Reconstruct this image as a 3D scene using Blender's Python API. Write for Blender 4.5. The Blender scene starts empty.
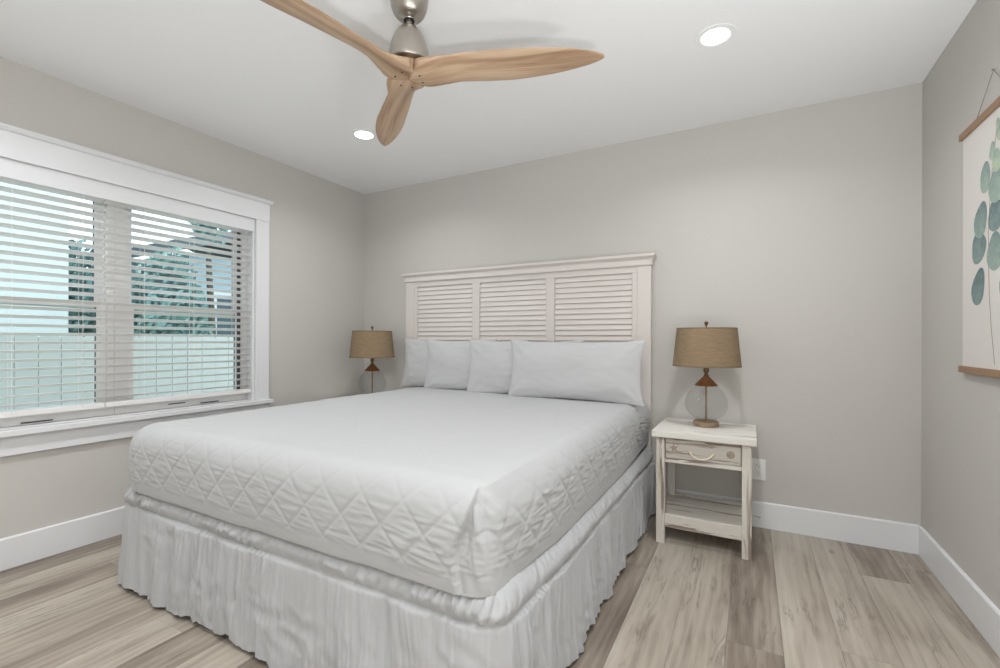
import bpy, bmesh, math, random
import numpy as np
from mathutils import Vector, Matrix, noise
random.seed(7)
PI = math.pi
SC = bpy.context.scene
COL = SC.collection
XL, XR, YB, YF, H = -3.128, 0.777, 3.134, -0.90, 2.44

# ------------------------------------------------------------------ camera, world, exposure
def setup_camera():
    yaw, roll, F = 0.4979, 0.0028, 460.96
    s, c = math.sin(yaw), math.cos(yaw)
    fwd = Vector((-s, c, 0)); lat = Vector((c, s, 0)); up = Vector((0, 0, 1))
    r = lat*math.cos(roll) + up*math.sin(roll)
    u = up*math.cos(roll) - lat*math.sin(roll)
    cd = bpy.data.cameras.new('camera'); cd.sensor_width = 36; cd.lens = F*36/1000
    cd.shift_y = 5.93/1000; cd.clip_start = .02; cd.clip_end = 200
    co = bpy.data.objects.new('camera', cd); COL.objects.link(co)
    m = Matrix((r, u, -fwd)).transposed().to_4x4(); m.translation = (0, 0, 1.1026)
    co.matrix_world = m
    SC.camera = co
setup_camera()
w = bpy.data.worlds.new('world'); SC.world = w; w.use_nodes = True
bgn = w.node_tree.nodes['Background']
bgn.inputs[0].default_value = (0.90, 0.96, 1.0, 1); bgn.inputs[1].default_value = 1.5
SC.view_settings.view_transform = 'Standard'; SC.view_settings.look = 'None'
SC.view_settings.gamma = 1; SC.view_settings.use_curve_mapping = False
SC.view_settings.exposure = 0.62
LIGHT_FAR, LIGHT_MID, LIGHT_REAR_FILL = 4.3, 6.2, 5.0
FILL_UPLIGHT_SIDE, FILL_UPLIGHT_REAR = 8.0, 31.0  # strengths of the added fill uplights
LIGHT_COL = (0.965, 0.985, 1.0)

# ------------------------------------------------------------------ helpers
def srgb(r, g, b):
    f = lambda v: (v/255/12.92) if v/255 <= .04045 else ((v/255+.055)/1.055)**2.4
    return (f(r), f(g), f(b), 1)

def tag(o, label=None, cat=None, group=None, kind=None):
    if label: o['label'] = label
    if cat: o['category'] = cat
    if group: o['group'] = group
    if kind: o['kind'] = kind
    return o

def empty(name, loc=(0, 0, 0), rz=0, parent=None):
    o = bpy.data.objects.new(name, None); COL.objects.link(o)
    o.empty_display_size = .1; o.location = loc; o.rotation_euler = (0, 0, rz)
    if parent: o.parent = parent
    return o

class MB:
    """collects shapes and links them as one mesh object"""
    def __init__(s): s.v = []; s.f = []; s.mi = []
    def add(s, vs, fs, mi=0):
        b = len(s.v); s.v += [tuple(v) for v in vs]
        for f in fs: s.f.append(tuple(i+b for i in f)); s.mi.append(mi)
        return s
    def box(s, x0, x1, y0, y1, z0, z1, bev=0, mi=0, M=None):
        bm = bmesh.new()
        bmesh.ops.create_cube(bm, size=1)
        for v in bm.verts:
            v.co = Vector(((x0+x1)/2+v.co.x*(x1-x0), (y0+y1)/2+v.co.y*(y1-y0), (z0+z1)/2+v.co.z*(z1-z0)))
        if bev > 0:
            bmesh.ops.bevel(bm, geom=bm.edges[:], offset=bev, segments=2, affect='EDGES', profile=.6)
        if M is not None: bm.transform(M)
        bm.verts.index_update()
        s.add([v.co.copy() for v in bm.verts], [[v.index for v in f.verts] for f in bm.faces], mi)
        bm.free(); return s
    def lathe(s, prof, n=40, M=None, mi=0, closed=False, caps=True):
        vs = []; fs = []
        for r, z in prof:
            for k in range(n):
                a = 2*PI*k/n; v = Vector((r*math.cos(a), r*math.sin(a), z))
                vs.append(M @ v if M is not None else v)
        m = len(prof)
        for i in range(m if closed else m-1):
            j = (i+1) % m
            for k in range(n):
                fs.append((i*n+k, i*n+(k+1) % n, j*n+(k+1) % n, j*n+k))
        if caps and not closed:
            if prof[0][0] > 1e-6: fs.append(tuple(range(n))[::-1])
            if prof[-1][0] > 1e-6: fs.append(tuple((m-1)*n+k for k in range(n)))
        return s.add(vs, fs, mi)
    def tube(s, pts, r, n=8, mi=0, caps=True):
        pts = [Vector(p) for p in pts]; vs = []; fs = []
        for i, p in enumerate(pts):
            d = (pts[min(i+1, len(pts)-1)]-pts[max(i-1, 0)]).normalized()
            a = d.orthogonal().normalized() if i == 0 else (pa - d*pa.dot(d)).normalized()
            pa = a; b = d.cross(a); rr = r(i/(len(pts)-1)) if callable(r) else r
            for k in range(n):
                t = 2*PI*k/n; vs.append(p+a*rr*math.cos(t)+b*rr*math.sin(t))
        for i in range(len(pts)-1):
            for k in range(n): fs.append((i*n+k, i*n+(k+1) % n, (i+1)*n+(k+1) % n, (i+1)*n+k))
        if caps:
            fs.append(tuple(range(n))[::-1]); fs.append(tuple((len(pts)-1)*n+k for k in range(n)))
        return s.add(vs, fs, mi)
    def extrude(s, prof, a, b, axis='x', mi=0):
        """profile of (p,q) pairs swept along an axis: x -> (y,z), y -> (x,z), z -> (x,y)"""
        mk = {'x': lambda t, p, q: (t, p, q), 'y': lambda t, p, q: (p, t, q), 'z': lambda t, p, q: (p, q, t)}[axis]
        n = len(prof); vs = [mk(a, *p) for p in prof]+[mk(b, *p) for p in prof]
        fs = [(i, (i+1) % n, n+(i+1) % n, n+i) for i in range(n)]+[tuple(range(n))[::-1], tuple(range(n, 2*n))]
        return s.add(vs, fs, mi)
    def build(s, name, mats, parent=None, smooth=False, fix=True, angle=40):
        me = bpy.data.meshes.new(name); me.from_pydata(s.v, [], s.f)
        if not isinstance(mats, (list, tuple)): mats = [mats]
        for m in mats: me.materials.append(m)
        me.polygons.foreach_set('material_index', s.mi)
        if fix:
            bm = bmesh.new(); bm.from_mesh(me); bmesh.ops.recalc_face_normals(bm, faces=bm.faces[:]); bm.to_mesh(me); bm.free()
        if smooth:
            me.shade_smooth() if hasattr(me, 'shade_smooth') else None
            me.polygons.foreach_set('use_smooth', [True]*len(me.polygons))
            if angle < 180: me.set_sharp_from_angle(angle=math.radians(angle))
        me.update()
        o = bpy.data.objects.new(name, me); COL.objects.link(o)
        if parent: o.parent = parent
        return o

def grid_faces(nu, nv, closeu=False):
    return [(i*nv+j, ((i+1) % nu)*nv+j, ((i+1) % nu)*nv+j+1, i*nv+j+1) for i in range(nu if closeu else nu-1) for j in range(nv-1)]

def copy_tree(o, parent=None):
    c = o.copy(); COL.objects.link(c)
    if parent: c.parent = parent
    for ch in [x for x in bpy.data.objects if x.parent == o]: copy_tree(ch, c)
    return c

# ------------------------------------------------------------------ materials
def mat(name, col=(.8, .8, .8, 1), rough=.5, metal=0, **kw):
    m = bpy.data.materials.new(name); m.use_nodes = True
    nt = m.node_tree; b = nt.nodes['Principled BSDF']
    b.inputs['Base Color'].default_value = col; b.inputs['Roughness'].default_value = rough; b.inputs['Metallic'].default_value = metal
    for k, v in kw.items(): b.inputs[k.replace('_', ' ')].default_value = v
    m['b'] = 1
    return m
def N(m, t, **kw):
    n = m.node_tree.nodes.new(t)
    for k, v in kw.items():
        if hasattr(n, k): setattr(n, k, v)
        else: n.inputs[k.replace('_', ' ')].default_value = v
    return n
def L(m, a, b): m.node_tree.links.new(a, b)
def bsdf(m): return m.node_tree.nodes['Principled BSDF']
def coords(m, scale=(1, 1, 1), out='Object', loc=(0, 0, 0)):
    t = N(m, 'ShaderNodeTexCoord'); mp = N(m, 'ShaderNodeMapping'); mp.inputs['Scale'].default_value = scale; mp.inputs['Location'].default_value = loc
    L(m, t.outputs[out], mp.inputs[0]); return mp.outputs[0]
def noise_n(m, vec, scale, detail=4, rough=.55, dist=0):
    n = N(m, 'ShaderNodeTexNoise'); n.inputs['Scale'].default_value = scale; n.inputs['Detail'].default_value = detail
    n.inputs['Roughness'].default_value = rough; n.inputs['Distortion'].default_value = dist
    L(m, vec, n.inputs['Vector']); return n.outputs['Fac']
def ramp(m, fac, stops, interp='LINEAR'):
    r = N(m, 'ShaderNodeValToRGB'); r.color_ramp.interpolation = interp
    while len(r.color_ramp.elements) < len(stops): r.color_ramp.elements.new(.5)
    for e, (p, c) in zip(r.color_ramp.elements, stops):
        e.position = p; e.color = c if len(c) == 4 else (*c, 1)
    L(m, fac, r.inputs[0]); return r.outputs[0]
def mix(m, fac, a, b, mode='MIX'):
    n = N(m, 'ShaderNodeMix'); n.data_type = 'RGBA'; n.blend_type = mode
    for s, v in ((n.inputs[0], fac), (n.inputs[6], a), (n.inputs[7], b)):
        if hasattr(v, 'is_linked') or isinstance(v, bpy.types.NodeSocket): L(m, v, s)
        else: s.default_value = v
    return n.outputs[2]
def mth(m, op, a, b=0.0, cl=False):
    n = N(m, 'ShaderNodeMath'); n.operation = op; n.use_clamp = cl
    for s, v in ((n.inputs[0], a), (n.inputs[1], b)):
        if isinstance(v, bpy.types.NodeSocket): L(m, v, s)
        else: s.default_value = v
    return n.outputs[0]
def bump(m, h, strength=.2, dist=.002):
    b = N(m, 'ShaderNodeBump'); b.inputs['Strength'].default_value = strength; b.inputs['Distance'].default_value = dist
    L(m, h, b.inputs['Height']); L(m, b.outputs[0], bsdf(m).inputs['Normal'])
G1 = (1, 1, 1, 1); G0 = (0, 0, 0, 1)

def painted(name, col, rough=.6, bs=.15, scale=180):
    m = mat(name, col, rough); v = coords(m)
    n = noise_n(m, v, scale, 2); bump(m, n, bs, .001)
    n2 = noise_n(m, v, 1.1, 2)
    c2 = tuple(x*.975 for x in col[:3])+(1,)
    L(m, mix(m, n2, col, c2), bsdf(m).inputs['Base Color']); return m
M_wall = painted('greige_wall_paint', srgb(205, 202, 197), .75)
M_ceil = painted('white_ceiling_paint', srgb(247, 247, 247), .85)
M_trim = painted('white_trim_paint', srgb(234, 235, 237), .38, .04, 60)
M_vinyl = mat('white_window_vinyl', srgb(232, 230, 228), .35)
M_gasket = mat('dark_window_gasket', srgb(70, 72, 76), .6)
M_slat = painted('white_blind_slat', srgb(240, 238, 236), .42, .03, 30)
M_cord = mat('white_cord', srgb(235, 233, 230), .8)

def m_floor():
    m = mat('oak_vinyl_planks', rough=.42)
    a = N(m, 'ShaderNodeAttribute'); a.attribute_name = 'plank'
    sp = N(m, 'ShaderNodeSeparateColor'); L(m, a.outputs['Color'], sp.inputs[0])
    tc = N(m, 'ShaderNodeTexCoord')
    off = N(m, 'ShaderNodeCombineXYZ'); L(m, mth(m, 'MULTIPLY', sp.outputs[1], 37.), off.inputs[0]); L(m, mth(m, 'MULTIPLY', sp.outputs[2], 53.), off.inputs[1])
    va = N(m, 'ShaderNodeVectorMath'); va.operation = 'ADD'; L(m, tc.outputs['Object'], va.inputs[0]); L(m, off.outputs[0], va.inputs[1])
    def mp(s):
        k = N(m, 'ShaderNodeMapping'); k.inputs['Scale'].default_value = s; L(m, va.outputs[0], k.inputs[0]); return k.outputs[0]
    broad = noise_n(m, mp((5.5, .9, 1)), 1.6, 3, .55, .6)
    grain = noise_n(m, mp((38, 1.6, 1)), 2.2, 6, .65, .5)
    fine = noise_n(m, mp((160, 5, 1)), 2.0, 3, .7)
    # long soft cathedral lines
    wv = N(m, 'ShaderNodeTexWave'); wv.wave_type = 'BANDS'; wv.bands_direction = 'X'
    wv.inputs['Scale'].default_value = 3.2; wv.inputs['Distortion'].default_value = 9; wv.inputs['Detail'].default_value = 3; wv.inputs['Detail Scale'].default_value = 1.1
    L(m, mp((2.6, .32, 1)), wv.inputs['Vector'])
    tone = mth(m, 'ADD', mth(m, 'MULTIPLY', sp.outputs[0], .58), mth(m, 'SUBTRACT', mth(m, 'MULTIPLY', broad, .95), .17))
    tone = mth(m, 'ADD', tone, mth(m, 'MULTIPLY', mth(m, 'SUBTRACT', grain, .5), .42))
    tone = mth(m, 'ADD', tone, mth(m, 'MULTIPLY', mth(m, 'SUBTRACT', wv.outputs['Fac'], .5), .10))
    tone = mth(m, 'ADD', tone, mth(m, 'MULTIPLY', mth(m, 'SUBTRACT', fine, .5), .16))
    base = ramp(m, tone, [(.12, srgb(108, 96, 86)), (.38, srgb(142, 130, 118)), (.62, srgb(174, 164, 151)), (.9, srgb(192, 184, 172))])
    # cracks and knots
    cn = noise_n(m, mp((15, 1.15, 1)), 1.3, 6, .62, .55)
    crack = ramp(m, cn, [(.470, G0), (.5, G1), (.53, G0)])
    msk = ramp(m, noise_n(m, mp((5, 2.4, 1)), 1.3, 2, .5), [(.48, G0), (.62, G1)])
    cf = mth(m, 'MULTIPLY', mth(m, 'MULTIPLY', crack, msk), .55)
    c = mix(m, cf, base, srgb(86, 72, 60))
    vo = N(m, 'ShaderNodeTexVoronoi'); vo.inputs['Scale'].default_value = 1.25; L(m, mp((2.6, 1.2, 1)), vo.inputs['Vector'])
    kn = ramp(m, vo.outputs['Distance'], [(.0, G1), (.06, G0)])
    c = mix(m, mth(m, 'MULTIPLY', kn, .75), c, srgb(92, 76, 62))
    L(m, c, bsdf(m).inputs['Base Color'])
    bump(m, mth(m, 'ADD', grain, mth(m, 'MULTIPLY', cf, -1.0)), .25, .0012)
    L(m, ramp(m, grain, [(.3, (.36,)*3), (.7, (.52,)*3)]), bsdf(m).inputs['Roughness'])
    return m
M_floor = m_floor()
M_sub = mat('plank_gap_shadow_board', srgb(70, 60, 50), .9)

def distressed(name, axis, tint=srgb(222, 216, 207), amt=.5):
    m = mat(name, rough=.62)
    sc = {'x': (2.2, 34, 34), 'y': (34, 2.2, 34), 'z': (34, 34, 2.2)}[axis]
    v = coords(m, sc)
    n1 = noise_n(m, v, 1.0, 5, .62, .35)
    n2 = noise_n(m, coords(m, tuple(x*.35 for x in sc)), 1.3, 3)
    g = noise_n(m, coords(m, tuple(x*2.4 for x in sc)), 1.6, 4)
    wear = ramp(m, n1, [(amt+.02, G0), (amt+.06, G1)])
    msk = ramp(m, n2, [(.46, G0), (.54, G1)])
    base = mix(m, g, tint, tuple(x*.86 for x in tint[:3])+(1,))
    c = mix(m, mth(m, 'MULTIPLY', wear, mth(m, 'MULTIPLY', msk, .85)), base, srgb(132, 110, 94))
    L(m, c, bsdf(m).inputs['Base Color']); bump(m, mth(m, 'SUBTRACT', g, wear), .4, .0012)
    return m
M_dx = distressed('distressed_white_wood_x', 'x'); M_dz = distressed('distressed_white_wood_z', 'z', amt=.47)
M_dy = distressed('distressed_white_wood_y', 'y'); M_dtop = distressed('distressed_white_top', 'x', srgb(232, 228, 221), .58)
M_drawer = distressed('whitewashed_drawer_wood', 'x', srgb(206, 200, 190), .55)
M_edge = mat('worn_brown_wood_edge', srgb(132, 104, 84), .8)
M_motif = painted('stencilled_taupe_motif', srgb(168, 154, 138), .8, .3, 400)
M_rope = mat('cream_rope', srgb(226, 214, 192), .85)
M_head = painted('cream_white_headboard_paint', srgb(220, 213, 208), .5, .05, 50)

def fabric(name, col, rough=.9, scale=900, bs=.25, sheen=.15):
    m = mat(name, col, rough, Sheen_Weight=sheen); v = coords(m)
    n = noise_n(m, v, scale*.25, 2); n2 = noise_n(m, v, 26, 4, .6)
    bump(m, mth(m, 'ADD', mth(m, 'MULTIPLY', n, .3), n2), bs, .0025); return m
M_quilt = fabric('white_quilt_cotton', srgb(180, 181, 182), bs=.35)
M_skirt = fabric('white_ruffle_cotton', srgb(180, 181, 183), bs=.3)
M_pillow = fabric('white_pillow_cotton', srgb(192, 192, 193), bs=.25)
M_matt = fabric('mattress_ticking', srgb(220, 220, 218))
M_dark = mat('dark_bed_base', srgb(40, 38, 37), .8)

def m_burlap():
    m = mat('tan_burlap_shade', rough=.9)
    t = N(m, 'ShaderNodeTexCoord'); 
    def wave(dirn, s):
        wv = N(m, 'ShaderNodeTexWave'); wv.bands_direction = dirn; wv.inputs['Scale'].default_value = s; wv.inputs['Distortion'].default_value = 1.2; wv.inputs['Detail'].default_value = 2
        wv.inputs['Detail Scale'].default_value = 3
        L(m, t.outputs['UV'], wv.inputs['Vector']); return wv.outputs['Fac']
    a = wave('X', 105); b = wave('Y', 62)
    f = mth(m, 'MULTIPLY', mth(m, 'ADD', a, b), .5)
    n = noise_n(m, coords(m, (1, 1, 8)), 22, 4, .7)
    f = mth(m, 'ADD', mth(m, 'MULTIPLY', f, .35), mth(m, 'MULTIPLY', n, .65))
    L(m, ramp(m, f, [(.2, srgb(112, 93, 70)), (.75, srgb(160, 138, 110))]), bsdf(m).inputs['Base Color'])
    bump(m, f, .5, .0015); return m
M_burlap = m_burlap()
M_shadein = mat('cream_shade_lining', srgb(215, 203, 184), .9)
M_bronze = mat('aged_bronze', srgb(112, 88, 66), .42, .75)
M_copper = mat('rust_brown_cap', srgb(128, 84, 48), .45, .55)
M_rodm = mat('antique_brass_rod', srgb(150, 128, 104), .4, .6)
def thin_glass(name, tint, refl=.05, top=.75):
    m = bpy.data.materials.new(name); m.use_nodes = True; nt = m.node_tree
    for n in list(nt.nodes):
        if n.type != 'OUTPUT_MATERIAL': nt.nodes.remove(n)
    out = [n for n in nt.nodes if n.type == 'OUTPUT_MATERIAL'][0]
    tr = nt.nodes.new('ShaderNodeBsdfTransparent'); tr.inputs[0].default_value = tint
    gl = nt.nodes.new('ShaderNodeBsdfGlossy'); gl.inputs['Roughness'].default_value = .03
    lw = nt.nodes.new('ShaderNodeLayerWeight'); lw.inputs[0].default_value = .35
    r = nt.nodes.new('ShaderNodeMapRange'); r.inputs[3].default_value = refl; r.inputs[4].default_value = top
    pw = nt.nodes.new('ShaderNodeMath'); pw.operation = 'POWER'; pw.inputs[1].default_value = 2.2
    nt.links.new(lw.outputs['Facing'], pw.inputs[0]); nt.links.new(pw.outputs[0], r.inputs[0])
    mx = nt.nodes.new('ShaderNodeMixShader'); nt.links.new(r.outputs[0], mx.inputs[0]); nt.links.new(tr.outputs[0], mx.inputs[1]); nt.links.new(gl.outputs[0], mx.inputs[2])
    nt.links.new(mx.outputs[0], out.inputs[0]); return m
M_globe = thin_glass('clear_lamp_glass', (.93, .94, .935, 1), .03, .55)
M_pane = thin_glass('teal_tinted_window_glass', (.74, .895, .925, 1), .03, .25)

def m_fanwood():
    m = mat('natural_ash_blade', rough=.42)
    t = N(m, 'ShaderNodeTexCoord')
    def mp(s):
        k = N(m, 'ShaderNodeMapping'); k.inputs['Scale'].default_value = s; L(m, t.outputs['UV'], k.inputs[0]); return k.outputs[0]
    n1 = noise_n(m, mp((1.6, 22, 1)), 1.2, 4, .5, .5); n2 = noise_n(m, mp((5, 150, 1)), 1.2, 3, .6)
    f = mth(m, 'ADD', mth(m, 'MULTIPLY', n1, .75), mth(m, 'MULTIPLY', n2, .25))
    L(m, ramp(m, f, [(.32, srgb(128, 98, 72)), (.43, srgb(166, 136, 108)), (.56, srgb(190, 162, 134)), (.72, srgb(200, 176, 150))]), bsdf(m).inputs['Base Color'])
    return m
M_blade = m_fanwood()
M_nickel = mat('brushed_nickel', srgb(178, 172, 164), .33, 1.0)
M_black = mat('black_plastic', srgb(22, 22, 22), .6)
M_screw = mat('dark_screw', srgb(70, 52, 40), .5, .5)
M_lens = mat('lit_lens', (1, 1, 1, 1), .5, Emission_Color=(1, .985, .96, 1), Emission_Strength=6.0)
M_plate = mat('white_outlet_plate', srgb(238, 238, 236), .35)
M_bar = painted('oak_poster_bar', srgb(158, 126, 98), .55, .2, 120)
M_paper = painted('warm_white_canvas_print', srgb(228, 224, 219), .8, .1, 700)
M_twine = mat('grey_hanging_twine', srgb(150, 145, 138), .9)
def m_leaf():
    m = mat('watercolour_leaf', rough=.8)
    a = N(m, 'ShaderNodeAttribute'); a.attribute_name = 'leaf'
    sp = N(m, 'ShaderNodeSeparateColor'); L(m, a.outputs['Color'], sp.inputs[0])
    n = noise_n(m, coords(m), 42, 3, .5, .8)
    f = mth(m, 'ADD', mth(m, 'MULTIPLY', sp.outputs[0], .62), mth(m, 'MULTIPLY', n, .42))
    dk = ramp(m, f, [(.2, srgb(98, 118, 122)), (.45, srgb(134, 154, 152)), (.7, srgb(166, 184, 172)), (.95, srgb(196, 208, 182))])
    L(m, dk, bsdf(m).inputs['Base Color']); return m
M_leaf = m_leaf()
M_stem = mat('ink_stem', srgb(150, 138, 112), .8)
M_fence = painted('weathered_pale_pickets', srgb(216, 212, 208), .8, .5, 30)
M_grass = painted('lawn_grass', srgb(96, 118, 84), .95, .8, 60)
def siding(name, col):
    m = mat(name, col, .7)
    t = N(m, 'ShaderNodeTexCoord'); wv = N(m, 'ShaderNodeTexWave'); wv.bands_direction = 'Z'; wv.wave_profile = 'SAW'; wv.inputs['Scale'].default_value = 1.6
    L(m, t.outputs['Object'], wv.inputs['Vector']); bump(m, wv.outputs['Fac'], .6, .01); return m
M_sidw = siding('white_lap_siding', srgb(240, 241, 242)); M_sidb = siding('pale_blue_lap_siding', srgb(176, 198, 212))
M_roof = mat('grey_roof_shingle', srgb(110, 118, 126), .9)
M_winout = mat('dark_outdoor_window', srgb(60, 84, 96), .15)
def foliage(name, a, b):
    m = mat(name, rough=.7); n = noise_n(m, coords(m), 3.2, 3)
    L(m, ramp(m, n, [(.35, a), (.65, b)]), bsdf(m).inputs['Base Color']); return m
M_tree = foliage('tree_leaves', srgb(104, 146, 148), srgb(158, 192, 186)); M_bark = mat('grey_bark', srgb(96, 88, 80), .9)
M_palm = foliage('palm_leaves', srgb(80, 124, 84), srgb(142, 180, 128))

# ------------------------------------------------------------------ room shell
def struct(o): return tag(o, kind='structure')
WY0, WY1, WZ0, WZ1 = 0.415, 2.062, 0.665, 1.962      # window opening in the left wall
T = .16
b = MB()
b.box(XL-T, XL, YF-T, WY0, -.01, H); b.box(XL-T, XL, WY1, YB+T, -.01, H)
b.box(XL-T, XL, WY0, WY1, -.01, WZ0); b.box(XL-T, XL, WY0, WY1, WZ1, H)
struct(b.build('wall_left', M_wall))
struct(MB().box(XL, XR, YB, YB+T, -.01, H).build('wall_back', M_wall))
struct(MB().box(XR, XR+T, YF-T, YB+T, -.01, H).build('wall_right', M_wall))
struct(MB().box(XL, XR, YF-T, YF, -.01, H).build('wall_front', M_wall))
struct(MB().box(XL-T, XR+T, YF-T, YB+T, H, H+.12).build('ceiling', M_ceil))

def make_floor():
    b = MB(); pl = []; rnd = random.Random(11)
    # column right edge -> list of (y_end, tone) from the back wall towards the camera
    known = {
        .82: [(2.9, .35), (1.9, .5), (.7, .4)], .64: [(2.73, .16), (1.5, .62), (.3, .5)],
        .46: [(2.02, .60), (.8, .45)], .287: [(1.72, .66), (.5, .5)],
        .105: [(1.89, .14), (.7, .10)], -.075: [(1.35, .50), (.2, .6)],
        -.255: [(2.95, .3), (1.2, .70)], -.43: [(2.31, .30), (1.1, .10), (.0, .4)]}
    edges = [.82, .64, .46, .287, .105]
    while edges[-1] > XL: edges.append(edges[-1]-.18)
    for i in range(len(edges)-1):
        x1, x0 = edges[i], edges[i+1]; x0c = max(x0, XL); x1c = min(x1, XR)
        key = min(known, key=lambda k: abs(k-x1)); segs = list(known[key]) if abs(key-x1) < .03 else []
        y = YB
        if not segs:
            y_ = YB-rnd.uniform(.2, 1.2); segs = [(y_, rnd.choice([.12, .3, .5, .62]))]
        for ye, t in segs+[(None, None)]*6:
            if ye is None: ye = y-1.2; t = rnd.choice([.14, .28, .42, .55, .66])
            ye = max(ye, YF)
            if y-ye > .02:
                g = .0002; n0 = len(b.f)
                xa, xb, ya, yb = x0c+g, x1c-g, ye+g, y-g; e = .0008; z = 0; d = -.0012
                vs = [(xa+e, ya+e, z), (xb-e, ya+e, z), (xb-e, yb-e, z), (xa+e, yb-e, z), (xa, ya, d), (xb, ya, d), (xb, yb, d), (xa, yb, d)]
                b.add(vs, [(0, 1, 2, 3), (0, 4, 5, 1), (1, 5, 6, 2), (2, 6, 7, 3), (3, 7, 4, 0)])
                pl += [(t, rnd.random(), rnd.random(), 1)]*5
            y = ye
    n = len(b.f)
    b.box(XL-.01, XR+.01, YF-.01, YB+.01, -.08, -.0026, mi=1)
    o = b.build('floor', [M_floor, M_sub], fix=False)
    at = o.data.color_attributes.new('plank', 'FLOAT_COLOR', 'CORNER')
    for p in o.data.polygons:
        c = pl[p.index] if p.index < n else (0, 0, 0, 1)
        for li in p.loop_indices: at.data[li].color = c
    struct(o)
make_floor()

def baseboard(name, axis, a, c, wall, sgn, h=.151, t=.013):
    prof = [(wall, .001), (wall+sgn*t, .001), (wall+sgn*t, h-.006), (wall+sgn*(t-.004), h), (wall, h)]
    b = MB()
    if axis == 'x': b.extrude(prof, a, c, 'x')
    else: b.extrude(prof, a, c, 'y')
    struct(b.build(name, M_trim))
baseboard('baseboard_left', 'y', YF, YB, XL, 1); baseboard('baseboard_back', 'x', XL, XR, YB, -1)
baseboard('baseboard_right', 'y', YF, YB, XR, -1); baseboard('baseboard_front', 'x', XL, XR, YF, 1)

# ------------------------------------------------------------------ window
win = struct(empty('window_1', (0, 0, 0)))
cw = .104
b = MB(); b.box(XL, XL+.02, WY1+.003, WY1+cw, WZ0, WZ1, .0015); b.build('casing_side', M_trim, win)
b = MB(); b.box(XL, XL+.02, WY0-cw, WY0-.003, WZ0, WZ1, .0015); b.build('casing_side', M_trim, win)
b = MB(); b.box(XL, XL+.024, WY0-cw, WY1+cw, WZ1+.0005, WZ1+.128, .0015); b.build('casing_head', M_trim, win)
b = MB(); b.extrude([(XL, WZ1+.1285), (XL+.030, WZ1+.1285), (XL+.044, WZ1+.145), (XL+.044, WZ1+.152), (XL, WZ1+.152)], WY0-cw-.018, WY1+cw+.018, 'y'); b.build('casing_cap', M_trim, win)
b = MB(); b.box(XL+.0005, XL+.05, WY0-cw-.018, WY1+cw+.018, WZ0-.027, WZ0-.0005, .003)
b.box(XL-.10, XL+.0004, WY0+.001, WY1-.001, WZ0-.027+.028, WZ0+.004); b.build('stool', M_trim, win)
b = MB(); b.box(XL+.0005, XL+.019, WY0-cw, WY1+cw, WZ0-.122, WZ0-.0275, .0015); b.build('apron', M_trim, win)
# reveal lining
b = MB(); b.box(XL-T, XL-.0005, WY1-.012, WY1, WZ0+.005, WZ1); b.box(XL-T, XL-.0005, WY0, WY0+.012, WZ0+.005, WZ1); b.box(XL-T, XL-.0005, WY0+.012, WY1-.012, WZ1-.012, WZ1)
b.build('jamb', M_trim, win)
# two vinyl sash units with the wide mullion between them
GX = XL-.095
ym0, ym1 = 1.262, 1.278
fy0, fy1 = WY0+.012, WY1-.012
def sash_unit(y0, y1):
    qs = .045
    f = MB(); t = .035; x0, x1 = GX-.045, GX+.03; zb, zt = WZ0+.005, WZ1-.012
    f.box(x0, x1, y0, y0+t, zb, zt, .002); f.box(x0, x1, y1-t, y1, zb, zt, .002)
    f.box(x0, x1, y0+t, y1-t, zb, zb+.05, .002); f.box(x0, x1, y0+t, y1-t, zt-.035, zt, .002)
    fr = f.build('window_frame', M_vinyl, win)
    zm = 1.29
    for nm, za, zc, xo in (('lower_sash', zb+.05, zm+.018, .012), ('upper_sash', zm-.018, zt-.035, -.016)):
        s_ = MB(); q = .03; qs = .045; xa, xb = GX+xo-.012, GX+xo+.012; ya, yb = y0+t, y1-t
        s_.box(xa, xb, ya, ya+qs, za, zc, .0015); s_.box(xa, xb, yb-qs, yb, za, zc, .0015)
        s_.box(xa+.001, xb-.001, ya+qs-.001, yb-qs+.001, za, za+q, .0015); s_.box(xa+.001, xb-.001, ya+qs-.001, yb-qs+.001, zc-q, zc, .0015)
        so = s_.build(nm, M_vinyl, win)
        g = MB(); e = .005
        g.box(xa+.008, xb-.008, yb-qs-e*.6, yb-qs, za+q, zc-q)
        g.build('gasket', M_gasket, so)
        p = MB(); p.add([(GX+xo, ya+.01, za+.01), (GX+xo, yb-.01, za+.01), (GX+xo, yb-.01, zc-.01), (GX+xo, ya+.01, zc-.01)], [(0, 1, 2, 3)])
        p.build('pane', M_pane, so, fix=False)
    # dark inner track beside the far jamb
    if y1 > 1.5:
        tr = MB(); tr.box(GX+.0301, GX+.031, y1-t-qs+(.004 if y1 > 1.5 else .001), y1-t-(.014 if y1 > 1.5 else .038), zb+.06, zt-.04); tr.build('track', M_gasket, fr)
    lk = MB(); lk.box(GX+.0301, GX+.0315, y0+.26, y0+.36, zb+.022, zb+.028, mi=0); lk.box(GX+.0301, GX+.036, y0+.45, y0+.57, zb+.008, zb+.014, mi=0)
    lk.build('latch_slot', M_gasket, fr)
sash_unit(fy0, ym0); sash_unit(ym1, fy1)
MB().box(GX-.045, GX+.034, ym0, ym1, WZ0+.005, WZ1-.012, .002).build('mullion', M_vinyl, win)

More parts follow.
